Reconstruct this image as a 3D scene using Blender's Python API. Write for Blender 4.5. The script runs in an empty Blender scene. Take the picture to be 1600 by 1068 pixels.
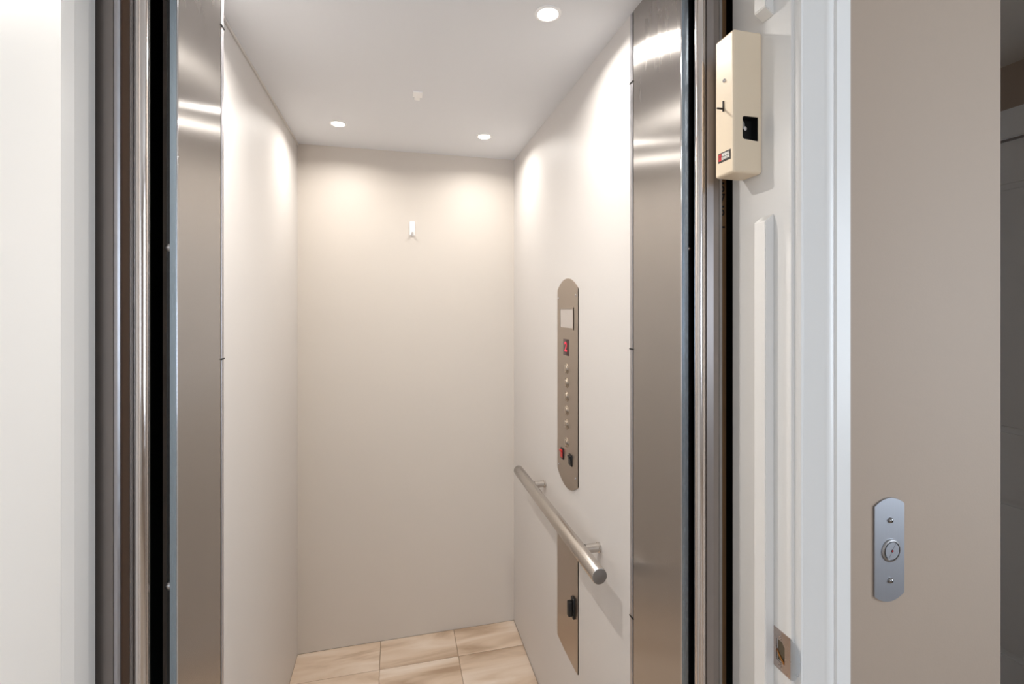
import bpy, bmesh, math, random
from mathutils import Matrix, Vector
random.seed(4)
D = bpy.data
C = bpy.context.scene.collection
scene = bpy.context.scene
R = math.radians
EYE = 1.406                                   # camera height above the floor

# ------------------------------------------------------------------ camera
cam_data = D.cameras.new('camera')
cam_data.sensor_width = 36
cam_data.lens = 748 / 1600 * 36
cam_data.shift_y = -52 / 1600
cam_data.clip_start = 0.02
cam = D.objects.new('camera', cam_data)
C.objects.link(cam)
cam.location = (0, 0, EYE)
cam.rotation_euler = (R(90), 0, R(-13.75))
scene.camera = cam

# ------------------------------------------------------------------ world, lights, exposure
w = D.worlds.new('world')
scene.world = w
w.use_nodes = True
w.node_tree.nodes['Background'].inputs[0].default_value = (0.62, 0.78, 1.0, 1)
w.node_tree.nodes['Background'].inputs[1].default_value = 1.0


def area(name, loc, rot, sx, sy, power, color, shape='RECTANGLE', spread=180):
    l = D.lights.new(name, 'AREA')
    l.shape = shape
    l.size = sx
    l.size_y = sy
    l.energy = power
    l.color = color
    l.spread = R(spread)
    o = D.objects.new(name, l)
    C.objects.link(o)
    o.location = loc
    o.rotation_euler = rot
    return o


# daylight through the landing window (in the right hand wall, behind the camera)
area('daylight_and_fill', (2.16, -0.62, 1.42), (R(90), 0, R(90)), 1.3, 1.2, 26, (0.80, 0.90, 1.0))
# added cool fill light at an invented second window behind the camera
area('daylight_and_fill', (-0.55, -3.08, 1.45), (R(90), 0, 0), 1.3, 1.2, 28, (0.76, 0.86, 1.0))
LAMP_SPOTS = [(-0.2, 1.836), (0.338, 1.836), (0.338, 1.038), (-0.2, 1.038)]
CAB_W = 2.4
LAND_W = 9.0
WARM = (1.0, 0.96, 0.90)
scene.view_settings.view_transform = 'Standard'
scene.view_settings.look = 'None'
scene.view_settings.gamma = 1
scene.view_settings.use_curve_mapping = False
scene.view_settings.exposure = 0.14
scene.cycles.max_bounces = 10
scene.cycles.diffuse_bounces = 7
scene.cycles.sample_clamp_indirect = 6


# ------------------------------------------------------------------ materials
def srgb(r, g, b):
    f = lambda c: c / 12.92 if c <= 0.04045 else ((c + 0.055) / 1.055) ** 2.4
    return (f(r / 255), f(g / 255), f(b / 255), 1)


def mat(name, col, rough=0.5, metal=0.0, bump=0.0, bscale=60.0, vary=0.0, emit=0.0, coat=0.0, stretch=None, rvary=0.0):
    """Principled material with noise-driven colour variation, roughness variation and relief."""
    m = D.materials.new(name)
    m.use_nodes = True
    nt = m.node_tree
    b = nt.nodes['Principled BSDF']
    b.inputs['Base Color'].default_value = col
    b.inputs['Roughness'].default_value = rough
    b.inputs['Metallic'].default_value = metal
    if coat:
        b.inputs['Coat Weight'].default_value = coat
    if emit:
        b.inputs['Emission Color'].default_value = col
        b.inputs['Emission Strength'].default_value = emit
    if bump or vary or rvary:
        tc = nt.nodes.new('ShaderNodeTexCoord')
        mp = nt.nodes.new('ShaderNodeMapping')
        if stretch:
            mp.inputs['Scale'].default_value = stretch
        nz = nt.nodes.new('ShaderNodeTexNoise')
        nz.inputs['Scale'].default_value = bscale
        nz.inputs['Detail'].default_value = 4
        nt.links.new(tc.outputs['Object'], mp.inputs[0])
        nt.links.new(mp.outputs[0], nz.inputs['Vector'])
        if bump:
            bp = nt.nodes.new('ShaderNodeBump')
            bp.inputs['Strength'].default_value = bump
            bp.inputs['Distance'].default_value = 0.001
            nt.links.new(nz.outputs['Fac'], bp.inputs['Height'])
            nt.links.new(bp.outputs[0], b.inputs['Normal'])
        if vary:
            mx = nt.nodes.new('ShaderNodeMix')
            mx.data_type = 'RGBA'
            mx.inputs[6].default_value = tuple(c * (1 - vary) for c in col[:3]) + (1,)
            mx.inputs[7].default_value = tuple(min(1, c * (1 + vary)) for c in col[:3]) + (1,)
            nt.links.new(nz.outputs['Fac'], mx.inputs[0])
            nt.links.new(mx.outputs[2], b.inputs['Base Color'])
        if rvary:
            mr = nt.nodes.new('ShaderNodeMapRange')
            mr.inputs[1].default_value = 0.35
            mr.inputs[2].default_value = 0.65
            mr.inputs[3].default_value = max(0.02, rough - rvary)
            mr.inputs[4].default_value = rough + rvary
            nt.links.new(nz.outputs['Fac'], mr.inputs[0])
            nt.links.new(mr.outputs[0], b.inputs['Roughness'])
    return m


def brushed(name, col, rough, aniso, tangent, gscale, smudge=False):
    """Brushed stainless steel: fine grooves, highlights stretched along the tangent."""
    m = D.materials.new(name)
    m.use_nodes = True
    nt = m.node_tree
    b = nt.nodes['Principled BSDF']
    b.inputs['Base Color'].default_value = col
    b.inputs['Metallic'].default_value = 1
    b.inputs['Roughness'].default_value = rough
    b.inputs['Anisotropic'].default_value = aniso
    cx = nt.nodes.new('ShaderNodeCombineXYZ')
    for i in range(3):
        cx.inputs[i].default_value = tangent[i]
    nt.links.new(cx.outputs[0], b.inputs['Tangent'])
    tc = nt.nodes.new('ShaderNodeTexCoord')
    mp = nt.nodes.new('ShaderNodeMapping')
    mp.inputs['Scale'].default_value = gscale
    nz = nt.nodes.new('ShaderNodeTexNoise')
    nz.inputs['Scale'].default_value = 1
    nz.inputs['Detail'].default_value = 3
    nt.links.new(tc.outputs['Object'], mp.inputs[0])
    nt.links.new(mp.outputs[0], nz.inputs['Vector'])
    mx = nt.nodes.new('ShaderNodeMix')
    mx.data_type = 'RGBA'
    mx.inputs[6].default_value = tuple(c * 0.94 for c in col[:3]) + (1,)
    mx.inputs[7].default_value = tuple(min(1, c * 1.06) for c in col[:3]) + (1,)
    nt.links.new(nz.outputs['Fac'], mx.inputs[0])
    nt.links.new(mx.outputs[2], b.inputs['Base Color'])
    if smudge:
        m2 = nt.nodes.new('ShaderNodeMapping')
        m2.inputs['Scale'].default_value = (20, 26, 7)
        n2 = nt.nodes.new('ShaderNodeTexNoise')
        n2.inputs['Scale'].default_value = 1.0
        n2.inputs['Detail'].default_value = 5
        n2.inputs['Distortion'].default_value = 2.2
        mr = nt.nodes.new('ShaderNodeMapRange')
        mr.inputs[1].default_value = 0.5
        mr.inputs[2].default_value = 0.68
        mr.inputs[3].default_value = rough
        mr.inputs[4].default_value = rough + 0.06
        nt.links.new(tc.outputs['Object'], m2.inputs[0])
        nt.links.new(m2.outputs[0], n2.inputs['Vector'])
        sx = nt.nodes.new('ShaderNodeSeparateXYZ')
        nt.links.new(tc.outputs['Object'], sx.inputs[0])
        hr_ = nt.nodes.new('ShaderNodeMapRange')          # wiped finger marks only near the top of the sheet
        hr_.inputs[1].default_value = 1.60
        hr_.inputs[2].default_value = 1.90
        nt.links.new(sx.outputs['Z'], hr_.inputs[0])
        mu = nt.nodes.new('ShaderNodeMath')
        mu.operation = 'MULTIPLY'
        nt.links.new(n2.outputs['Fac'], mu.inputs[0])
        nt.links.new(hr_.outputs[0], mu.inputs[1])
        nt.links.new(mu.outputs[0], mr.inputs[0])
        nt.links.new(mr.outputs[0], b.inputs['Roughness'])
    return m


def marble(name):
    m = D.materials.new(name)
    m.use_nodes = True
    nt = m.node_tree
    b = nt.nodes['Principled BSDF']
    b.inputs['Roughness'].default_value = 0.28
    tc = nt.nodes.new('ShaderNodeTexCoord')
    oi = nt.nodes.new('ShaderNodeObjectInfo')
    ad = nt.nodes.new('ShaderNodeVectorMath')
    ad.operation = 'ADD'
    sc = nt.nodes.new('ShaderNodeVectorMath')
    sc.operation = 'SCALE'
    sc.inputs['Scale'].default_value = 30
    nt.links.new(oi.outputs['Random'], sc.inputs[0])
    nt.links.new(tc.outputs['Object'], ad.inputs[0])
    nt.links.new(sc.outputs[0], ad.inputs[1])
    mp = nt.nodes.new('ShaderNodeMapping')
    mp.inputs['Rotation'].default_value = (0, 0, R(-38))
    mp.inputs['Scale'].default_value = (2.6, 15, 2)
    nt.links.new(ad.outputs[0], mp.inputs[0])
    nz = nt.nodes.new('ShaderNodeTexNoise')
    nz.inputs['Scale'].default_value = 0.8
    nz.inputs['Detail'].default_value = 5
    nz.inputs['Distortion'].default_value = 0.7
    nt.links.new(mp.outputs[0], nz.inputs['Vector'])
    cr = nt.nodes.new('ShaderNodeValToRGB')
    e = cr.color_ramp.elements
    e[0].position = 0.33
    e[0].color = srgb(176, 150, 126)
    e[1].position = 0.68
    e[1].color = srgb(232, 218, 204)
    x = e.new(0.47)
    x.color = srgb(212, 190, 168)
    nt.links.new(nz.outputs['Fac'], cr.inputs[0])
    nt.links.new(cr.outputs[0], b.inputs['Base Color'])
    return m


M = {}
M['laminate'] = mat('cab_laminate', srgb(213, 209, 206), 0.52, vary=0.012, bscale=7, bump=0.03)
M['laminate_back'] = mat('cab_back_laminate', srgb(210, 202, 193), 0.52, vary=0.012, bscale=7, bump=0.03)  # cab laminate with a warmer, dimmer look put into its colour
M['cab_ceiling'] = mat('cab_ceiling_paint', srgb(226, 228, 232), 0.6, bump=0.05, bscale=300)
M['paint'] = mat('greige_wall_paint', srgb(173, 155, 139), 0.7, bump=0.12, bscale=260, vary=0.01)
M['white_trim'] = mat('white_semigloss_trim', srgb(233, 231, 228), 0.35, bump=0.04, bscale=40)
M['room_white'] = mat('room_white', srgb(232, 230, 226), 0.8, bump=0.1, bscale=200)
M['room_floor'] = mat('landing_oak_floor', srgb(176, 158, 138), 0.4, vary=0.2, bscale=3, stretch=(12, 1, 1))
M['steel_side'] = brushed('brushed_steel_panel', srgb(184, 179, 175), 0.25, 1.0, (0, 1, 0), (1, 900, 6), smudge=True)
M['steel_plate'] = brushed('brushed_steel_plate', srgb(186, 174, 162), 0.34, 0.5, (0, 1, 0), (1, 12, 1500))
M['steel_call'] = brushed('brushed_steel_call_plate', srgb(166, 168, 174), 0.34, 0.7, (0, 0, 1), (900, 1, 6))
M['steel_rail'] = brushed('brushed_steel_rail', srgb(200, 194, 188), 0.24, 0.4, (1, 0, 0), (500, 9, 500))
M['steel_lip'] = mat('polished_steel_edge', srgb(160, 176, 190), 0.22, 1.0, rvary=0.06, bscale=30, stretch=(60, 1, 1))
M['chrome'] = mat('polished_steel', srgb(216, 216, 220), 0.13, 1.0, rvary=0.03, bscale=40)
M['satin'] = mat('satin_steel', srgb(176, 174, 174), 0.36, 1.0, rvary=0.05, bscale=30)
M['alu'] = mat('satin_aluminium', srgb(188, 186, 190), 0.34, 0.9, rvary=0.05, bscale=30)
M['post_grey'] = mat('grey_powder_coat', srgb(150, 142, 138), 0.34, 0.75, vary=0.03, bscale=20)
M['painted_groove'] = mat('brown_groove_reflection', srgb(92, 68, 50), 0.5, bump=0.2, bscale=80)  # brown put into the colour for the dark reflected stripe in the posts
M['shaft'] = mat('dark_hoistway', srgb(74, 77, 68), 0.85, vary=0.3, bscale=4)
M['black'] = mat('black_plastic', srgb(20, 20, 20), 0.4, bump=0.05, bscale=200)
M['wood'] = mat('raw_stud_wood', srgb(150, 112, 74), 0.75, vary=0.2, bscale=8, stretch=(14, 14, 1), bump=0.3)
M['ink'] = mat('dark_ink', srgb(42, 30, 22), 0.7, vary=0.2, bscale=200)
M['beige_box'] = mat('cream_powder_coat', srgb(236, 218, 192), 0.38, bump=0.05, bscale=300)
M['lens'] = mat('lamp_lens', (1.0, 0.93, 0.84, 1), 0.5, emit=22)
M['white_plastic'] = mat('white_plastic', srgb(253, 253, 253), 0.35, bump=0.03, bscale=100)
M['window_card'] = mat('frosted_card_window', srgb(190, 182, 176), 0.3, vary=0.02, bscale=30)
M['display'] = mat('dark_display', srgb(52, 14, 18), 0.25, vary=0.05, bscale=10)
M['red_glow'] = mat('red_digit_glow', (1.0, 0.012, 0.05, 1), 0.4, emit=0.9)
M['red_plastic'] = mat('red_rocker', srgb(206, 44, 40), 0.35, bump=0.02, bscale=50)
M['red_print'] = mat('red_print', srgb(214, 40, 44), 0.5, vary=0.05, bscale=100)
M['white_print'] = mat('white_print', srgb(240, 236, 230), 0.5, vary=0.03, bscale=100)
M['sticker'] = mat('dark_sticker', srgb(44, 34, 28), 0.4, vary=0.1, bscale=60)
M['strike'] = mat('worn_strike_steel', srgb(190, 176, 168), 0.26, 1.0, rvary=0.06, bscale=25)
M['brass'] = mat('worn_brass', srgb(206, 140, 70), 0.3, 1.0, rvary=0.05, bscale=30)
M['mortise'] = mat('bare_mortise_wood', srgb(96, 84, 66), 0.8, vary=0.2, bscale=60)
M['tile'] = marble('beige_marble_tile')
M['grout'] = mat('tile_grout', srgb(170, 150, 130), 0.9, bump=0.3, bscale=300)
M['glass'] = mat('window_glass', (0.9, 0.95, 1, 1), 0.02)
M['glass'].node_tree.nodes['Principled BSDF'].inputs['Transmission Weight'].default_value = 1
M['glass'].node_tree.nodes['Principled BSDF'].inputs['IOR'].default_value = 1.02
M['button'] = mat('button_steel', srgb(188, 176, 162), 0.27, 1.0, rvary=0.03, bscale=60)
M['screw'] = mat('dull_screw_steel', srgb(150, 148, 148), 0.2, 1.0, rvary=0.05, bscale=200)
M['lip'] = mat('lit_lip_steel', srgb(232, 236, 240), 0.35, 0.75, rvary=0.1, bscale=60)  # near-white colour stands in for window light reflected by the bent lip
M['pole'] = mat('polished_steel_tube', srgb(222, 214, 210), 0.15, 1.0, rvary=0.03, bscale=40)
M['red_dot'] = mat('red_led', srgb(190, 30, 40), 0.3, emit=0.25)


# ------------------------------------------------------------------ helpers
def link(name, bm, m, parent=None, smooth=False):
    me = D.meshes.new(name)
    bmesh.ops.recalc_face_normals(bm, faces=bm.faces)
    bm.to_mesh(me)
    bm.free()
    if smooth:
        for p in me.polygons:
            p.use_smooth = True
        me.set_sharp_from_angle(angle=R(35))
    me.materials.append(M[m])
    o = D.objects.new(name, me)
    C.objects.link(o)
    if parent is not None:
        o.parent = parent
        o.matrix_parent_inverse = parent.matrix_basis.inverted()
    return o


def center(o, p):
    """Move the mesh so that the object's origin is at p."""
    o.data.transform(Matrix.Translation(-Vector(p)))
    o.location = p


def bm_box(x0, x1, y0, y1, z0, z1, bevel=0.0, seg=2, bm=None):
    own = bm is None
    if own:
        bm = bmesh.new()
    r = bmesh.ops.create_cube(bm, size=1)
    for v in r['verts']:
        v.co = ((x0 + x1) / 2 + v.co.x * (x1 - x0), (y0 + y1) / 2 + v.co.y * (y1 - y0), (z0 + z1) / 2 + v.co.z * (z1 - z0))
    if bevel:
        es = list({e for v in r['verts'] for e in v.link_edges})
        bmesh.ops.bevel(bm, geom=es, offset=bevel, segments=seg, profile=0.5, affect='EDGES')
    return bm


def box(name, x0, x1, y0, y1, z0, z1, m, parent=None, bevel=0.0, seg=2):
    return link(name, bm_box(x0, x1, y0, y1, z0, z1, bevel, seg), m, parent, smooth=bevel > 0)


def bm_extrude(poly, z0, z1, bm=None):
    """Prism over an XY outline."""
    bm = bm or bmesh.new()
    lo = [bm.verts.new((x, y, z0)) for x, y in poly]
    hi = [bm.verts.new((x, y, z1)) for x, y in poly]
    n = len(poly)
    bm.faces.new(lo[::-1])
    bm.faces.new(hi)
    for i in range(n):
        bm.faces.new((lo[i], lo[(i + 1) % n], hi[(i + 1) % n], hi[i]))
    return bm


def frame_x(o):      # local x,y,z -> world -Y, Z, -X   (things on a wall that faces -X)
    return Matrix(((0, 0, -1, 0), (-1, 0, 0, 0), (0, 1, 0, 0), (0, 0, 0, 1)))


FX = Matrix(((0, 0, -1, 0), (-1, 0, 0, 0), (0, 1, 0, 0), (0, 0, 0, 1)))      # local x,y,z -> -Y, Z, -X
FY = Matrix(((1, 0, 0, 0), (0, 0, -1, 0), (0, 1, 0, 0), (0, 0, 0, 1)))       # local x,y,z -> X, Z, -Y


def place(F, origin):
    return Matrix.Translation(origin) @ F


def plate_bm(poly, t, bev=0.0006):
    bm = bm_extrude(poly, 0, t)
    top = [e for e in bm.edges if all(abs(v.co.z - t) < 1e-6 for v in e.verts)]
    bmesh.ops.bevel(bm, geom=top, offset=bev, segments=1, affect='EDGES')
    return bm


def arc_plate(w, z_lo, z_hi, rise_top, rise_bot, n=16):
    """Outline of an upright plate: straight sides, bowed top and bottom."""
    pts = []
    for i in range(n + 1):
        t = -1 + 2 * i / n
        pts.append((t * w / 2, z_lo - rise_bot * (1 - t * t)))
    for i in range(n + 1):
        t = 1 - 2 * i / n
        pts.append((t * w / 2, z_hi + rise_top * (1 - t * t)))
    return pts


def lathe_bm(prof, n=28):
    """Revolve (r, z) profile about local z, closed at axis."""
    bm = bmesh.new()
    rings = []
    for r, z in prof:
        if r < 1e-7:
            rings.append([bm.verts.new((0, 0, z))])
        else:
            rings.append([bm.verts.new((r * math.cos(2 * math.pi * i / n), r * math.sin(2 * math.pi * i / n), z)) for i in range(n)])
    for a, b in zip(rings, rings[1:]):
        for i in range(n):
            j = (i + 1) % n
            if len(a) == 1 and len(b) == 1:
                continue
            if len(a) == 1:
                bm.faces.new((a[0], b[i], b[j]))
            elif len(b) == 1:
                bm.faces.new((a[i], a[j], b[0]))
            else:
                bm.faces.new((a[i], a[j], b[j], b[i]))
    return bm


def put(name, bm, m, mtx, parent=None, smooth=True):
    """Link a mesh modelled round its own origin, placed by a matrix."""
    me_o = link(name, bm, m, None, smooth)
    me_o.matrix_world = mtx
    if parent is not None:
        me_o.parent = parent
        me_o.matrix_parent_inverse = parent.matrix_basis.inverted()
    return me_o


def text_bm(s, size, depth, bold=0.0, xs=1.0, align='CENTER', line=0.9):
    cu = D.curves.new('txt', 'FONT')
    cu.body = s
    cu.size = size
    cu.extrude = depth
    cu.offset = bold
    cu.align_x = align
    cu.align_y = 'CENTER'
    cu.space_line = line
    cu.resolution_u = 3
    o = D.objects.new('txt', cu)
    C.objects.link(o)
    bpy.context.view_layer.update()
    me = D.meshes.new_from_object(o.evaluated_get(bpy.context.evaluated_depsgraph_get()))
    D.objects.remove(o)
    bm = bmesh.new()
    bm.from_mesh(me)
    D.meshes.remove(me)
    for v in bm.verts:
        v.co.x *= xs
    return bm


def empty(name, loc):
    o = D.objects.new(name, None)
    C.objects.link(o)
    o.location = loc
    o.empty_display_size = 0.05
    return o


def tag(o, label, cat, group=None):
    o['label'] = label
    o['category'] = cat
    if group:
        o['group'] = group
    return o


def struct(o):
    o['kind'] = 'structure'
    return o


def cut(o, cutters):
    """Boolean difference, applied."""
    for c in cutters:
        md = o.modifiers.new('cut', 'BOOLEAN')
        md.operation = 'DIFFERENCE'
        md.solver = 'EXACT'
        md.object = c
    bpy.context.view_layer.update()
    me = D.meshes.new_from_object(o.evaluated_get(bpy.context.evaluated_depsgraph_get()))
    o.modifiers.clear()
    o.data = me
    for c in cutters:
        D.objects.remove(c)


# ================================================================== ELEVATOR CAB SHELL
XL, XR, YB, ZC = -0.385, 0.523, 2.10, 2.077
struct(box('wall_back', XL - 0.02, XR + 0.02, YB, YB + 0.02, 0, ZC, 'laminate_back'))
struct(box('wall_left', XL - 0.02, XL, 0.984, YB, 0, ZC, 'laminate'))
struct(box('wall_right', XR, XR + 0.02, 1.0, YB, 0, ZC, 'laminate'))
struct(box('ceiling', XL - 0.02, XR + 0.02, 0.79, YB + 0.02, ZC, ZC + 0.025, 'cab_ceiling'))
tr = struct(box('trim_1', XL, XL + 0.006, 0.984, YB, ZC - 0.007, ZC, 'laminate', bevel=0.0015))

floor = struct(box('floor', XL - 0.02, XR + 0.02, 0.79, YB + 0.02, -0.05, -0.0045, 'grout'))
tx = [XL, -0.058, 0.250, XR]
ty = [0.79, 1.014, 1.321, 1.628, 1.935, YB]
g = 0.0011
for j in range(len(ty) - 1):
    for i in range(len(tx) - 1):
        t = box('tile', tx[i] + g, tx[i + 1] - g, ty[j] + g, ty[j + 1] - g, -0.0045, 0, 'tile', floor, bevel=0.0007, seg=1)

# ------------------------------------------------------------------ cab entrance: steel returns, edge strips
# right return: brushed sheet flush with the cab wall, folded round at the front
r = empty('steel_entrance_return', (0.53, 0.89, 0))
tag(r, 'brushed steel return panel flush with the cab wall that carries the handrail', 'elevator panel', 'steel return panels of the cab entrance')
box('side_panel', 0.523, 0.527, 0.8005, 0.9835, 0, ZC, 'steel_side', r)
link('front_lip', bm_extrude([(0.5245, 0.7985), (0.5366, 0.7960), (0.5366, 0.8005), (0.5245, 0.8005)], 0, ZC), 'steel_lip', r)
box('corner_bead', 0.523, 0.5245, 0.7975, 0.8005, 0, ZC, 'chrome', r, bevel=0.0005)
box('backing_channel', 0.5366, 0.548, 0.803, 0.9835, 0, ZC, 'black', r)
for z in (0.10, 0.75 - 0.3, 1.52):
    put('bolt', lathe_bm([(0.003, 0), (0.003, 0.0012), (0.0015, 0.0022), (0, 0.0023)], 14), 'strike', place(FY, (0.5425, 0.803, z)), r)

r = empty('steel_entrance_return', (-0.31, 0.88, 0))
tag(r, 'brushed steel return column standing proud of the bare cab wall opposite the handrail', 'elevator panel', 'steel return panels of the cab entrance')
box('side_panel', -0.310, -0.306, 0.7925, 0.9655, 0, ZC, 'steel_side', r)
box('front_lip', -0.3164, -0.3075, 0.79, 0.7925, 0, ZC, 'steel_lip', r, bevel=0.0004, seg=1)
box('corner_bead', -0.3075, -0.306, 0.7898, 0.7925, 0, ZC, 'chrome', r, bevel=0.0005)
box('backing_channel', -0.322, -0.310, 0.795, 0.9655, 0, ZC, 'black', r)
for z in (EYE + 0.0888, EYE - 0.4025):
    put('bolt', lathe_bm([(0.0055, 0), (0.0055, 0.0025), (0.003, 0.0045), (0, 0.005)], 16), 'satin',
        place(FY, (-0.3185, 0.795, z)), r)

# thin aluminium strips in jointed lengths, with black joint clips
for side, x0, x1, y0 in (('r', 0.5225, 0.530, 0.985), ('l', -0.324, -0.3055, 0.967)):
    lab = ('pale aluminium edge strip between the handrail wall and its steel return' if side == 'r'
           else 'pale aluminium edge strip behind the steel column beside the bare cab wall')
    s = tag(empty('edge_strip', ((x0 + x1) / 2, y0 + 0.007, 0)), lab, 'trim strip', 'aluminium edge strips of the cab')
    js = [0.0, EYE - 0.7009, EYE - 0.0917, EYE + 0.514, ZC]
    for a, b in zip(js, js[1:]):
        box('strip_length', x0, x1, y0 + 0.0030, y0 + 0.0145, a + (0.0012 if a else 0), b - (0.0012 if b < ZC else 0), 'alu', s, bevel=0.0006, seg=1)
    xf = x0 if side == 'r' else x1
    for zj in js[1:-1]:
        sgn = -1 if side == 'r' else 1
        a, b = sorted((xf - sgn * 0.003, xf + sgn * 0.0012))
        box('joint_clip', a, b, y0 - 0.0005, y0 + 0.0165, zj - 0.0012, zj + 0.0012, 'black', s)

# ------------------------------------------------------------------ landing side posts of the hoistway opening
def half_round(cx, cy, rad, n=20):
    return [(cx + rad * math.cos(2 * math.pi * i / n), cy + rad * math.sin(2 * math.pi * i / n)) for i in range(n)]


HP = 2.2
p = empty('hoistway_post', (-0.37, 0.77, 0))
tag(p, 'wide grey steel post with polished round edge at the hinge side of the opening', 'door post', 'hoistway posts')
link('face_plate', bm_extrude([(-0.400, 0.764), (-0.3735, 0.764), (-0.3735, 0.782), (-0.400, 0.782)], 0, HP), 'post_grey', p)
link('bead', bm_extrude([(-0.3735, 0.764), (-0.371, 0.7615), (-0.3675, 0.7615), (-0.3655, 0.764), (-0.3655, 0.782), (-0.3735, 0.782)], 0, HP), 'alu', p)
link('painted_groove', bm_extrude([(-0.3655, 0.768), (-0.3550, 0.768), (-0.3550, 0.782), (-0.3655, 0.782)], 0, HP), 'painted_groove', p)
link('flange', bm_extrude([(-0.3550, 0.766), (-0.3525, 0.762), (-0.3505, 0.766), (-0.3505, 0.782), (-0.3550, 0.782)], 0, HP), 'satin', p)
link('round_edge', bm_extrude(half_round(-0.3415, 0.7685, 0.0088, 32), 0, HP), 'pole', p, smooth=True)

p = empty('hoistway_post', (0.565, 0.77, 0))
tag(p, 'narrow grey steel post with polished round edge in front of the numbered stud', 'door post', 'hoistway posts')
link('round_edge', bm_extrude(half_round(0.5425, 0.7685, 0.0100, 32), 0, HP), 'pole', p, smooth=True)
link('painted_groove', bm_extrude([(0.5525, 0.770), (0.5555, 0.770), (0.5555, 0.782), (0.5525, 0.782)], 0, HP), 'painted_groove', p)
link('face_plate', bm_extrude([(0.5555, 0.767), (0.566, 0.7625), (0.5765, 0.7615), (0.5785, 0.7625), (0.5785, 0.782), (0.5555, 0.782)], 0, HP), 'post_grey', p)
link('flange', bm_extrude([(0.5785, 0.7625), (0.584, 0.7625), (0.5845, 0.765), (0.5845, 0.782), (0.5785, 0.782)], 0, HP), 'satin', p)

# rough stud with stamped digits
s = box('wood_stud', 0.578, 0.6145, 0.7905, 0.828, 0, HP, 'wood')
tag(s, 'raw brown wooden stud with inked digits in the dark slot behind the jamb', 'stud')
center(s, (0.596, 0.81, 0))
for ch, z in (('5', 0.2300), ('7', 0.2085), ('5', 0.1853), ('L', 0.1620)):
    put('stamped_digit', text_bm(ch, 0.026, 0.0002, bold=0.0006, xs=0.75), 'ink', place(FY, (0.6062, 0.7904, EYE + z)), s, smooth=False)

# ================================================================== LANDING: jambs, casing, wall, room
HEAD = 2.06
YJ0, YJ1 = 0.6216, 0.755
def jamb(x0, x1, n):
    return struct(box('trim_%d' % n, x0, x1, YJ0, YJ1, 0, HEAD, 'white_trim', bevel=0.0012, seg=2))


jr = jamb(0.600, 0.618, 2)
jl = jamb(-0.407, -0.389, 3)
jh = struct(box('trim_4', -0.407, 0.618, YJ0, YJ1, HEAD, HEAD + 0.018, 'white_trim', bevel=0.0012))

# door stops (right one is cut out where the interlock sits; its ends are chamfered)
def stop(x0, x1, z0, z1, cham_lo=False, cham_hi=False):
    bm = bmesh.new()
    # outline in YZ? profile in XZ with chamfered ends, extruded along Y
    c = abs(x1 - x0) * 0.75
    inner = x0          # the exposed face
    outer = x1          # glued to the jamb
    pts = [(outer, z0), (inner, z0 + (c if cham_lo else 0)), (inner, z1 - (c if cham_hi else 0)), (outer, z1)]
    ya, yb = 0.6558, 0.6811
    lo = [bm.verts.new((x, ya, z)) for x, z in pts]
    hi = [bm.verts.new((x, yb, z)) for x, z in pts]
    bm.faces.new(lo)
    bm.faces.new(hi[::-1])
    for i in range(4):
        bm.faces.new((lo[i], hi[i], hi[(i + 1) % 4], lo[(i + 1) % 4]))
    bmesh.ops.bevel(bm, geom=list(bm.edges), offset=0.0012, segments=2, affect='EDGES')
    return bm


struct(link('trim_5', stop(0.583, 0.600, 0, EYE + 0.155, cham_hi=True), 'white_trim', smooth=True))
struct(link('trim_6', stop(0.583, 0.600, EYE + 0.478, HEAD, cham_lo=True), 'white_trim', smooth=True))
struct(link('trim_7', stop(-0.372, -0.389, 0, HEAD), 'white_trim', smooth=True))

# moulded casing round the opening
def casing_profile(s, x_in):
    """(x, y) outline; s = +1 grows to +X."""
    pr = [(0, 0.0), (0, -0.0095), (0.0015, -0.0120), (0.0045, -0.0125), (0.0062, -0.0105), (0.008, -0.0118), (0.043, -0.0135),
          (0.045, -0.0150), (0.050, -0.0165), (0.056, -0.0165), (0.0605, -0.0150), (0.063, -0.0180), (0.088, -0.0188), (0.0905, -0.0170), (0.0905, 0)]
    return [(x_in + s * x, 0.622 + y) for x, y in pr]


struct(link('trim_8', bm_extrude(casing_profile(1, 0.606), 0, HEAD + 0.10), 'white_trim', smooth=True))
struct(link('trim_9', bm_extrude(casing_profile(-1, -0.395), 0, HEAD + 0.10), 'white_trim', smooth=True))
struct(box('trim_10', -0.395, 0.606, 0.6045, 0.622, HEAD + 0.006, HEAD + 0.10, 'white_trim', bevel=0.003))

ZL = EYE + 0.85          # landing ceiling
XH = 2.08                # far wall of the side hall, also the window wall of the landing
XE = 1.051               # free end of the landing wall
struct(box('wall_front_right', 0.618, XE, 0.622, 0.742, 0, ZL, 'paint', bevel=0.003))
struct(box('wall_front_left', -2.4, -0.407, 0.622, 0.742, 0, ZL, 'paint'))
struct(box('wall_front_top', -0.407, 0.618, 0.622, 0.742, HEAD + 0.018, ZL, 'paint'))
struct(box('wall_hall_left', XE - 0.12, XE, 0.742, 3.2, 0, ZL, 'paint'))
struct(box('wall_hall_end', XE - 0.12, XH + 0.12, 3.2, 3.32, 0, ZL, 'paint'))
struct(box('wall_room_left', -2.52, -2.4, -3.0, 0.742, 0, ZL, 'room_white'))
for (a, b, c, d) in ((-2.52, -1.25, 0, ZL), (0.15, XH + 0.12, 0, ZL), (-1.25, 0.15, 0, 0.80), (-1.25, 0.15, 2.05, ZL)):
    struct(box('wall_room_back', a, b, -3.12, -3.0, c, d, 'room_white'))
wb = struct(empty('added_window', (-0.55, -3.05, 0.8)))  # added window, unseen, made to go with the fill light behind it
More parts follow.
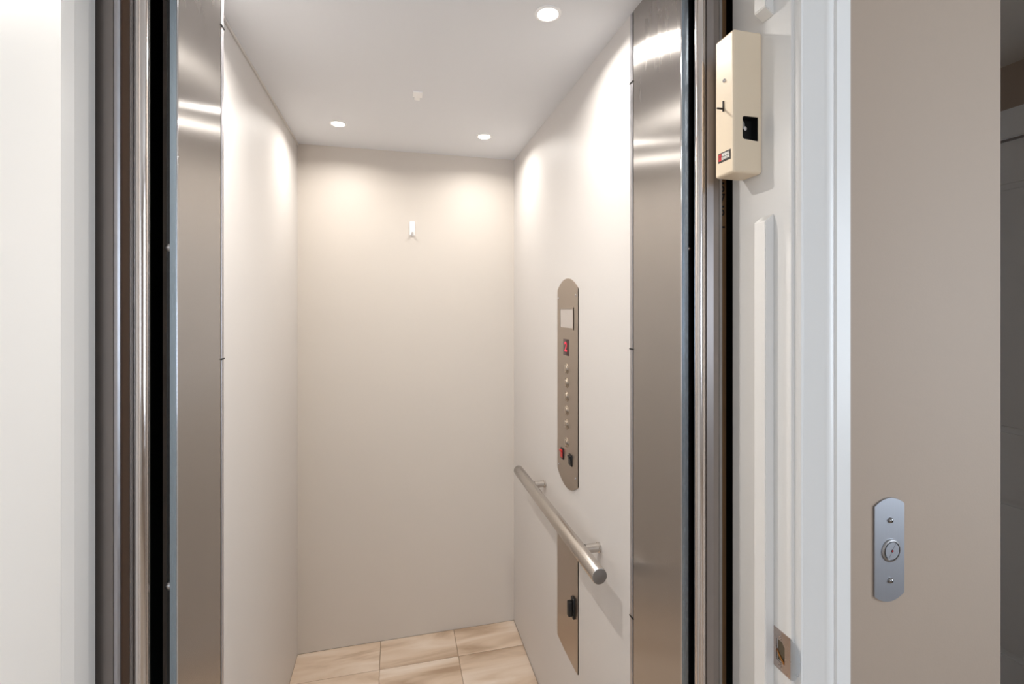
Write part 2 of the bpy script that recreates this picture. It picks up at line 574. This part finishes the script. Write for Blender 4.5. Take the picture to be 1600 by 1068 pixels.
for a, b, c, d in ((-1.25, 0.15, 0.80, 0.85), (-1.25, 0.15, 2.0, 2.05), (-1.25, -1.20, 0.85, 2.0), (0.10, 0.15, 0.85, 2.0), (-0.57, -0.53, 0.85, 2.0)):
    box('window_frame', a, b, -3.06, -3.01, c, d, 'white_trim', wb, bevel=0.004)
# added pier, out of view, keeping landing light out of the side hall
struct(box('hall_light_block', 1.60, XH, 0.35, 0.47, 0, ZL, 'paint'))
# right hand wall in pieces, leaving the window (y -2.2 .. -0.7) and the hall door (y 0.55 .. 1.55)
WY0, WY1, WZ0, WZ1 = -1.32, 0.08, 0.80, 2.05
DY0, DY1, DZ = 0.83, 1.55, EYE + 0.592
for (a, b, c, d) in ((-3.0, WY0, 0, ZL), (WY0, WY1, 0, WZ0), (WY0, WY1, WZ1, ZL), (WY1, DY0, 0, ZL), (DY0, DY1, DZ, ZL), (DY1, 3.2, 0, ZL)):
    struct(box('wall_room_right', XH, XH + 0.12, a, b, c, d, 'paint'))
struct(box('ceiling_landing', -2.52, XH + 0.12, -3.12, 0.742, ZL, ZL + 0.05, 'room_white'))
struct(box('ceiling_hall', XE - 0.12, XH + 0.12, 0.742, 3.32, ZL, ZL + 0.05, 'room_white'))
struct(box('floor_landing', -2.52, XH + 0.12, -3.12, 0.755, -0.05, 0, 'room_floor'))
struct(box('floor_hall', XE - 0.12, XH + 0.12, 0.755, 3.32, -0.05, 0, 'room_floor'))
# hoistway
struct(box('wall_shaft_left', -0.80, -0.75, 0.742, 2.45, -0.3, 2.7, 'shaft'))
struct(box('wall_shaft_right', 0.86, 0.93, 0.742, 2.45, -0.3, 2.7, 'shaft'))
struct(box('wall_shaft_back', -0.80, 0.93, 2.45, 2.5, -0.3, 2.7, 'shaft'))
struct(box('ceiling_shaft', -0.80, 0.93, 0.742, 2.5, 2.7, 2.75, 'shaft'))
struct(box('wall_shaft_front', -0.80, 0.93, 0.70, 0.742, ZL + 0.05, 2.7, 'shaft'))
struct(box('floor_shaft', -0.80, 0.93, 0.755, 2.5, -0.35, -0.3, 'shaft'))

# landing window: frame, mullion, panes
wf = struct(empty('window_1', (XH + 0.06, (WY0 + WY1) / 2, WZ0)))
for a, b, c, d in ((WY0, WY1, WZ0, WZ0 + 0.05), (WY0, WY1, WZ1 - 0.05, WZ1), (WY0, WY0 + 0.05, WZ0 + 0.05, WZ1 - 0.05), (WY1 - 0.05, WY1, WZ0 + 0.05, WZ1 - 0.05),
                   ((WY0 + WY1) / 2 - 0.02, (WY0 + WY1) / 2 + 0.02, WZ0 + 0.05, WZ1 - 0.05)):
    box('window_frame', XH + 0.03, XH + 0.08, a, b, c, d, 'white_trim', wf, bevel=0.004)
box('window_sill', XH - 0.03, XH + 0.03, WY0 - 0.03, WY1 + 0.03, WZ0 - 0.02, WZ0, 'white_trim', wf, bevel=0.004)

# hall door: slab with sunk panels, casing
dr = struct(empty('door_1', (XH, (DY0 + DY1) / 2, 0)))
DX = XH + 0.010
G0, G1, G2, G3 = EYE - 1.225, EYE - 0.668, EYE - 0.437, EYE + 0.44
o = box('door_slab', DX, DX + 0.035, DY0 + 0.003, DY1 - 0.003, 0.008, DZ - 0.006, 'white_trim', dr)
cs = []
for a, b in ((G0, G1), (G2, G3)):
    for y0, y1 in ((DY0 + 0.11, DY1 - 0.11),):
        cs.append(box('cutter', DX - 0.01, DX + 0.009, y0, y1, a, b, 'white_trim'))
cut(o, cs)
for a, b in ((G0, G1), (G2, G3)):
    for y0, y1 in ((DY0 + 0.11, DY1 - 0.11),):
        box('raised_panel', DX + 0.002, DX + 0.010, y0 + 0.022, y1 - 0.022, a + 0.022, b - 0.022, 'white_trim', dr, bevel=0.005)
for a, b, c, d in ((DY0 - 0.075, DY0, 0, DZ + 0.10), (DY1, DY1 + 0.075, 0, DZ + 0.10), (DY0, DY1, DZ, DZ + 0.10)):
    box('door_casing', XH - 0.016, XH, a, b, c, d, 'white_trim', dr, bevel=0.003)
kb = put('door_knob', lathe_bm([(0.030, 0), (0.030, 0.006), (0.012, 0.010), (0.012, 0.030), (0.026, 0.042), (0.026, 0.056), (0, 0.064)]), 'satin',
         place(FX, (DX, DY0 + 0.06, 0.95)), dr)

# open landing door of the lift, swung out beside the camera
dl = struct(empty('door_2', (-0.383, 0.615, 0)))
box('door_slab', -0.383, -0.348, -0.365, 0.615, 0.008, HEAD - 0.004, 'white_trim', dl, bevel=0.0015)
for a, b in ((0.24, 0.75), (0.98, 1.86)):
    box('raised_panel', -0.348, -0.343, -0.24, 0.49, a, b, 'white_trim', dl, bevel=0.002)

# ================================================================== CAB FITTINGS
# ---- downlights
for i, (x, y) in enumerate(LAMP_SPOTS):
    lab = ['small lit round downlight in the cab ceiling, deep corner over the bare wall',
           'small lit round downlight in the cab ceiling, deep corner over the handrail wall',
           'larger looking lit round downlight near the steel return on the handrail side',
           'lit round downlight near the steel column, out of sight above the entrance'][i]
    d = tag(empty('downlight', (x, y, ZC)), lab, 'ceiling light', 'downlights in the cab ceiling')
    T = Matrix.Translation((x, y, ZC)) @ Matrix.Rotation(math.pi, 4, 'X')
    put('trim_ring', lathe_bm([(0.0225, 0.0), (0.0225, 0.0022), (0.024, 0.0034), (0.027, 0.0034), (0.030, 0.0018), (0.0305, 0.0)], 40), 'white_plastic', T, d)
    put('lens', lathe_bm([(0.0222, 0.0002), (0.0222, 0.0012), (0.012, 0.0020), (0, 0.0022)], 36), 'lens', T, d)
    area('downlight_beam', (x, y, ZC - 0.004), (0, 0, 0), 0.042, 0.042, CAB_W * (0.78, 0.78, 1.2, 2.1)[i], WARM, 'DISK', 156)

# ---- handrail
hr = tag(empty('handrail', (0.465, 1.4175, EYE - 0.626)), 'brushed stainless steel handrail on two short brackets below the button panel', 'handrail')
L = 1.797 - 1.038
prof = [(0, 0), (0.0165, 0), (0.0185, 0.0008), (0.019, 0.002), (0.019, L - 0.002), (0.0185, L - 0.0008), (0.0165, L), (0, L)]
T = Matrix.Translation((0.465, 1.038, EYE - 0.626)) @ Matrix.Rotation(R(-90), 4, 'X')
put('rail_tube', lathe_bm(prof, 48), 'steel_rail', T, hr)
put('end_cap', lathe_bm([(0.0176, 0), (0.0176, -0.0006), (0.0160, -0.0008), (0, -0.0004)], 40), 'satin', T, hr)
for y in (1.167, 1.636):
    T = Matrix.Translation((0.482, y, EYE - 0.626)) @ Matrix.Rotation(R(90), 4, 'Y')
    put('bracket', lathe_bm([(0.0115, 0), (0.0115, 0.034), (0.0130, 0.035), (0.0130, 0.041), (0, 0.041)], 28), 'steel_rail', T, hr)

# ---- car operating panel
PX = XR - 0.003
cy, cw = 1.4060, 0.182
cop = tag(empty('control_panel', (XR, cy, EYE - 0.24)), 'tall brushed steel button panel with red floor display above the handrail', 'control panel')
pl = put('face_plate', plate_bm(arc_plate(cw, EYE - 0.523 - 1.16, EYE + 0.060 - 1.16, 0.034, 0.034), 0.003), 'steel_plate', place(FX, (XR, cy, 1.16)), cop, smooth=False)


def on_panel(name, bm, m, y, z, parent, lift=0.003, smooth=True):
    return put(name, bm, m, place(FX, (XR - lift, y, EYE + z)), parent, smooth)


# card window with a raised frame
wy, wz, ww, wh = 1.4096, -0.030, 0.112, 0.058
fr = bmesh.new()
for a, b, c, d in ((-ww / 2 - .006, ww / 2 + .006, wh / 2, wh / 2 + .005), (-ww / 2 - .006, ww / 2 + .006, -wh / 2 - .005, -wh / 2),
                   (-ww / 2 - .006, -ww / 2, -wh / 2, wh / 2), (ww / 2, ww / 2 + .006, -wh / 2, wh / 2)):
    bm_box(a, b, c, d, 0, 0.0016, bm=fr)
cardf = on_panel('card_window', fr, 'steel_plate', wy, wz, cop, smooth=False)
on_panel('card_pane', bm_box(-ww / 2, ww / 2, -wh / 2, wh / 2, 0, 0.0006), 'window_card', wy, wz, cardf, smooth=False)
# floor display
dsp = on_panel('floor_display', bm_box(-0.0230, 0.0230, -0.0255, 0.0255, 0, 0.0012, bevel=0.0004), 'display', 1.4135, -0.1205, cop)
on_panel('digit', text_bm('2', 0.043, 0.0003, bold=0.0004, xs=1.0), 'red_glow', 1.4135, -0.1205, dsp, lift=0.0044, smooth=False)
# push buttons
for z in (-0.187, -0.2305, -0.273, -0.316, -0.359, -0.4165):
    b = on_panel('push_button', lathe_bm([(0.0165, 0), (0.0165, 0.0012), (0.0150, 0.0026), (0.0132, 0.0026), (0.0128, 0.0010), (0, 0.0010)], 28), 'button', 1.4075, z, cop)
    on_panel('button_cap', lathe_bm([(0.0122, 0), (0.0122, 0.0024), (0.0105, 0.0044), (0.006, 0.0055), (0, 0.0058)], 28), 'button', 1.4075, z, b, lift=0.004)
# rocker switches
for y, z, mm, lb in ((1.4470, -0.4615, 'red_plastic', 'red rocker switch'), (1.3720, -0.4600, 'black', 'black rocker switch')):
    sw = on_panel('rocker_switch', bm_box(-0.0125, 0.0125, -0.0170, 0.0170, 0, 0.003, bevel=0.0008), 'black', y, z, cop)
    sw['label'] = lb
    rk = bm_extrude([(-0.012, 0.0), (-0.012, 0.0015), (0.0, 0.002), (0.012, 0.0060), (0.0125, 0.0)], -0.009, 0.009)
    # outline (length, height) -> along local y, out of the plate
    for v in rk.verts:
        v.co = Vector((v.co.z, v.co.x, v.co.y))
    on_panel('rocker', rk, mm, y, z, sw, lift=0.006, smooth=False)
for y, z in ((1.4851, 0.0345), (1.3300, 0.0400), (1.4800, -0.505), (1.3320, -0.5023)):
    on_panel('screw', lathe_bm([(0.0036, 0), (0.0034, 0.0012), (0.0018, 0.0022), (0, 0.0024)], 16), 'chrome', y, z, cop)

# ---- phone cabinet plate under the rail
ph = tag(empty('phone_hatch', (XR, cy, EYE - 0.88)), 'lower brushed steel hatch with a black latch, partly behind the handrail', 'access panel')
lo = 1.406 - 0.88
put('face_plate', plate_bm(arc_plate(cw, EYE - 1.072 - lo, EYE - 0.722 - lo, 0.026, 0.004), 0.003), 'steel_plate', place(FX, (XR, 1.4072, lo)), ph, smooth=False)
lt = on_panel('latch', bm_box(-0.011, 0.011, -0.030, 0.030, 0, 0.007, bevel=0.0015), 'black', 1.345, -0.892, ph)
on_panel('latch_grip', bm_box(-0.007, 0.009, -0.022, 0.022, 0, 0.014, bevel=0.003), 'black', 1.345, -0.892, lt, lift=0.010)

# ---- adhesive hook on the back wall
hk = tag(empty('wall_hook', (0.0722, YB, EYE + 0.343)), 'small white adhesive hook high on the back wall of the cab', 'hook')
FB = place(FY, (0.0722, YB, EYE + 0.343))
put('hook_base', bm_box(-0.0105, 0.0105, -0.030, 0.031, 0, 0.006, bevel=0.0028, seg=3), 'white_plastic', FB, hk)
hb = bmesh.new()
prev = None
N = 12
path = [(0.008 + 0.0, -0.004)] + [(0.006 + 0.009 - 0.009 * math.cos(math.pi * i / N), -0.016 - 0.009 * math.sin(math.pi * i / N)) for i in range(N + 1)]
for (z, y) in path:
    ring = [hb.verts.new((sx * 0.005, y + dy, z + dz)) for sx, dy, dz in ((-1, -.0015, -.0015), (1, -.0015, -.0015), (1, .0015, .0015), (-1, .0015, .0015))]
    if prev:
        for i in range(4):
            hb.faces.new((prev[i], prev[(i + 1) % 4], ring[(i + 1) % 4], ring[i]))
    else:
        hb.faces.new(ring)
    prev = ring
hb.faces.new(prev[::-1])
put('hook_arm', hb, 'white_plastic', FB, hk)

# ---- hook base stuck to the ceiling
ck = tag(empty('ceiling_hook', (0.069, 1.53, ZC)), 'small square white adhesive mount with a tab in the middle of the cab ceiling', 'hook')
box('mount_plate', 0.0548, 0.0838, 1.501, 1.541, ZC - 0.005, ZC, 'white_plastic', ck, bevel=0.0018)
box('mount_tab', 0.0605, 0.0775, 1.541, 1.5645, ZC - 0.0035, ZC, 'white_plastic', ck, bevel=0.0012)

# ================================================================== INTERLOCK BOX ON THE JAMB
BX0, BX1, BY0, BY1, BZ0, BZ1 = 0.544, 0.600, 0.6815, 0.7290, EYE + 0.226, EYE + 0.4635
ib = tag(empty('lock_box', (0.600, 0.70, BZ0)), 'cream metal door interlock box with key slot and sticker high on the white jamb', 'lock box')
hs = box('housing', BX0, BX1, BY0, BY1, BZ0, BZ1, 'beige_box', ib, bevel=0.0045, seg=4)
cb = bm_extrude([(0.5635, 0), (0.5920, -0.0022), (0.5920, 0.0385), (0.5640, 0.0385), (0.5612, 0.0360), (0.5612, 0.0030)], 0, 1)
for v in cb.verts:
    x, z, y = v.co
    v.co = (x, BY0 - 0.01 + y * 0.030, EYE + 0.2822 + z)
c1 = link('cutter', cb, 'beige_box')
cut(hs, [c1])
for p_ in hs.data.polygons:
    p_.use_smooth = False
hs.data.materials.clear()
hs.data.materials.append(M['beige_box'])
kw = bm_extrude([(0.5635, 0), (0.5920, -0.0022), (0.5920, 0.0385), (0.5640, 0.0385), (0.5612, 0.0360), (0.5612, 0.0030)], 0, 1)
for v in kw.verts:
    x, z, y = v.co
    v.co = (x, BY0 + 0.0015 + y * 0.018, EYE + 0.2822 + z)
kwo = link('keeper_well', kw, 'black', ib)
ci = bm_extrude([(0.5640, 0.0008), (0.5915, -0.0012), (0.5915, 0.0380), (0.5645, 0.0380), (0.5617, 0.0355), (0.5617, 0.0035)], 0, 1)
for v in ci.verts:
    x, z, y = v.co
    v.co = (x, BY0 - 0.01 + y * 0.026, EYE + 0.2822 + z)
cut(kwo, [link('cutter', ci, 'black')])
kwo.data.materials.clear()
kwo.data.materials.append(M['black'])
cm = put('cam', lathe_bm([(0, 0), (0.0092, 0), (0.0092, 0.003), (0, 0.003)], 28), 'satin', place(FY, (0.5665, BY0 + 0.0155, EYE + 0.3110)), ib)
put('roller', lathe_bm([(0, 0), (0.0035, 0), (0.0035, 0.005), (0, 0.006)], 16), 'chrome', place(FY, (0.5725, BY0 + 0.0125, EYE + 0.3030)), ib)
FS = place(FX, (BX0, 0, EYE))


def on_box(name, bm, m, y, z, parent=None, lift=0.0, smooth=True):
    return put(name, bm, m, place(FX, (BX0 - lift, y, EYE + z)), parent or ib, smooth)


DYB = 0.0050
sc_ = on_box('screw', lathe_bm([(0.0034, 0), (0.0032, 0.0014), (0.0022, 0.0022), (0.0012, 0.0014), (0, 0.0012)], 18), 'chrome', 0.7040, 0.387)
kl = on_box('key_lever', bm_box(-0.0014, 0.0014, -0.0075, 0.0105, 0, 0.0018, bevel=0.0004), 'ink', 0.7065, 0.3430)
on_box('key_pin', bm_box(-0.0013, 0.0013, -0.0013, 0.0013, 0, 0.013, bevel=0.0004), 'ink', 0.7065, 0.3400, kl)
stk = on_box('sticker', bm_box(-0.0158, 0.0158, -0.0083, 0.0083, 0, 0.0003), 'sticker', 0.7045, 0.2585, smooth=False)
on_box('red_square', bm_box(-0.0035, 0.0035, -0.0058, 0.0058, 0, 0.0002), 'red_print', 0.7045 + 0.0108, 0.2590, stk, lift=0.0003, smooth=False)
on_box('lettering', text_bm('E', 0.0078, 0.00008, bold=0.0003, xs=0.8), 'sticker', 0.7045 + 0.0108, 0.2590, stk, lift=0.0006, smooth=False)
on_box('lettering', text_bm('FEDERAL', 0.0062, 0.00010, bold=0.00035, xs=0.74), 'white_print', 0.7045 - 0.0032, 0.2620, stk, lift=0.0004, smooth=False)
on_box('lettering', text_bm('ELEVATOR', 0.0062, 0.00010, bold=0.00035, xs=0.66), 'white_print', 0.7045 - 0.0032, 0.2560, stk, lift=0.0004, smooth=False)

# ================================================================== STRIKE PLATE ON THE JAMB
st = tag(empty('strike_plate', (0.600, 0.64, EYE - 0.546)), 'worn steel strike plate with a curved shiny lip low on the white jamb', 'strike plate')
SZ0, SZ1 = EYE - 0.5785, EYE - 0.5150
pl = box('plate', 0.5988, 0.6002, 0.6216, 0.6556, SZ0, SZ1, 'strike', st)
hc = bm_extrude([(0.6385, -0.017), (0.6500, -0.017), (0.6500, 0.017), (0.6385, 0.017), (0.6330, 0.011), (0.6330, -0.011)], 0, 1)
for v in hc.verts:
    y, z, x = v.co
    v.co = (0.59 + x * 0.022, y, EYE - 0.5480 + z)
hco = link('cutter', hc, 'strike')
# the hole goes through the plate; a shallow one is let into the jamb behind it
jc = D.objects.new('cutter', hco.data.copy())
C.objects.link(jc)
cut(pl, [hco])
cut(jr, [jc])
jr.data.materials.clear()
jr.data.materials.append(M['white_trim'])
pl.data.materials.clear()
pl.data.materials.append(M['strike'])
box('mortise_back', 0.6012, 0.6115, 0.6331, 0.6499, EYE - 0.5649, EYE - 0.5311, 'mortise', st)
# brass coloured bent tongue in the hole
bt = bmesh.new()
prev = None
for i in range(9):
    t = i / 8
    y = 0.6495 - 0.0155 * t
    x = 0.6000 - 0.0024 * t
    z = EYE - 0.5505 - 0.0115 * t ** 0.7
    ring = [bt.verts.new((x + a, y, z + b)) for a, b in ((0, -.0022), (0.0012, -.0022), (0.0012, .0022), (0, .0022))]
    if prev:
        for k in range(4):
            bt.faces.new((prev[k], prev[(k + 1) % 4], ring[(k + 1) % 4], ring[k]))
    else:
        bt.faces.new(ring)
    prev = ring
bt.faces.new(prev[::-1])
link('tongue', bt, 'brass', st, smooth=True)
# curved lip: leaves the plate and bows outwards; round outline
lp = bmesh.new()
NU, NV = 8, 20
grid = []
for i in range(NU + 1):
    u = i / NU
    row = []
    for j in range(NV + 1):
        v = -1 + 2 * j / NV
        reach = 0.0138 * math.sqrt(max(0, 1 - (v * 0.985) ** 2))
        y = 0.6216 - reach * u
        x = 0.5990 + 0.0052 * (reach * u / 0.0138) ** 1.5
        row.append((x, y, (SZ0 + SZ1) / 2 + v * (SZ1 - SZ0) / 2))
    grid.append(row)
lv = [[lp.verts.new(c) for c in row] for row in grid]
for i in range(NU):
    for j in range(NV):
        lp.faces.new((lv[i][j], lv[i + 1][j], lv[i + 1][j + 1], lv[i][j + 1]))
r_ = bmesh.ops.solidify(lp, geom=list(lp.faces), thickness=0.0009)
link('lip', lp, 'lip', st, smooth=True)
for z in (EYE - 0.5265, EYE - 0.5700):
    put('screw', lathe_bm([(0.0034, 0), (0.0034, 0.0005), (0.0022, 0.0010), (0.0010, 0.0004), (0, 0.0004)], 18), 'strike', place(FX, (0.5988, 0.6425, z)), st)

# ================================================================== CALL STATION ON THE WALL
cl = tag(empty('call_station', (0.7932, 0.622, EYE - 0.3975)), 'brushed steel call plate with one round button on the beige wall', 'call button')
CXs, CZs = 0.7932, EYE - 0.3975
put('face_plate', plate_bm(arc_plate(0.0632, EYE - 0.4710 - CZs, EYE - 0.3240 - CZs, 0.0118, 0.0118, 20), 0.0030), 'steel_call', place(FY, (CXs, 0.622, CZs)), cl, smooth=False)
BXc, BZc = 0.7950, EYE - 0.3985
rg = put('button_ring', lathe_bm([(0.0188, 0), (0.0188, 0.0010), (0.0180, 0.0022), (0.0158, 0.0026), (0.0154, 0.0004), (0, 0.0004)], 44), 'satin', place(FY, (BXc, 0.619, BZc)), cl)
put('button_cap', lathe_bm([(0.0142, 0), (0.0142, 0.0022), (0, 0.0022)], 44), 'steel_call', place(FY, (BXc, 0.6184, BZc)), rg)
put('indicator_bezel', lathe_bm([(0.0024, 0), (0.0022, 0.0004), (0, 0.0005)], 20), 'black', place(FY, (BXc, 0.6162, BZc)), rg)
put('indicator_led', lathe_bm([(0.0013, 0), (0.0011, 0.0003), (0, 0.0004)], 16), 'red_dot', place(FY, (BXc, 0.6157, BZc)), rg)
for k in (0,):
    sb = bm_box(-0.00018, 0.00018, 0.003, 0.0135, 0, 0.00012)
    bm_box(-0.00018, 0.00018, -0.0135, -0.003, 0, 0.00012, bm=sb)
    put('scribe_line', sb, 'ink', place(FY, (BXc, 0.6162, BZc)) @ Matrix.Rotation(R(-32), 4, 'Z'), rg, smooth=False)
for z in (EYE - 0.3487, EYE - 0.4478):
    sw = put('screw', lathe_bm([(0.0047, 0), (0.0045, 0.0016), (0.0030, 0.0034), (0.0014, 0.0040), (0.0012, 0.0028), (0, 0.0028)], 20), 'screw', place(FY, (0.7940, 0.619, z)), cl)
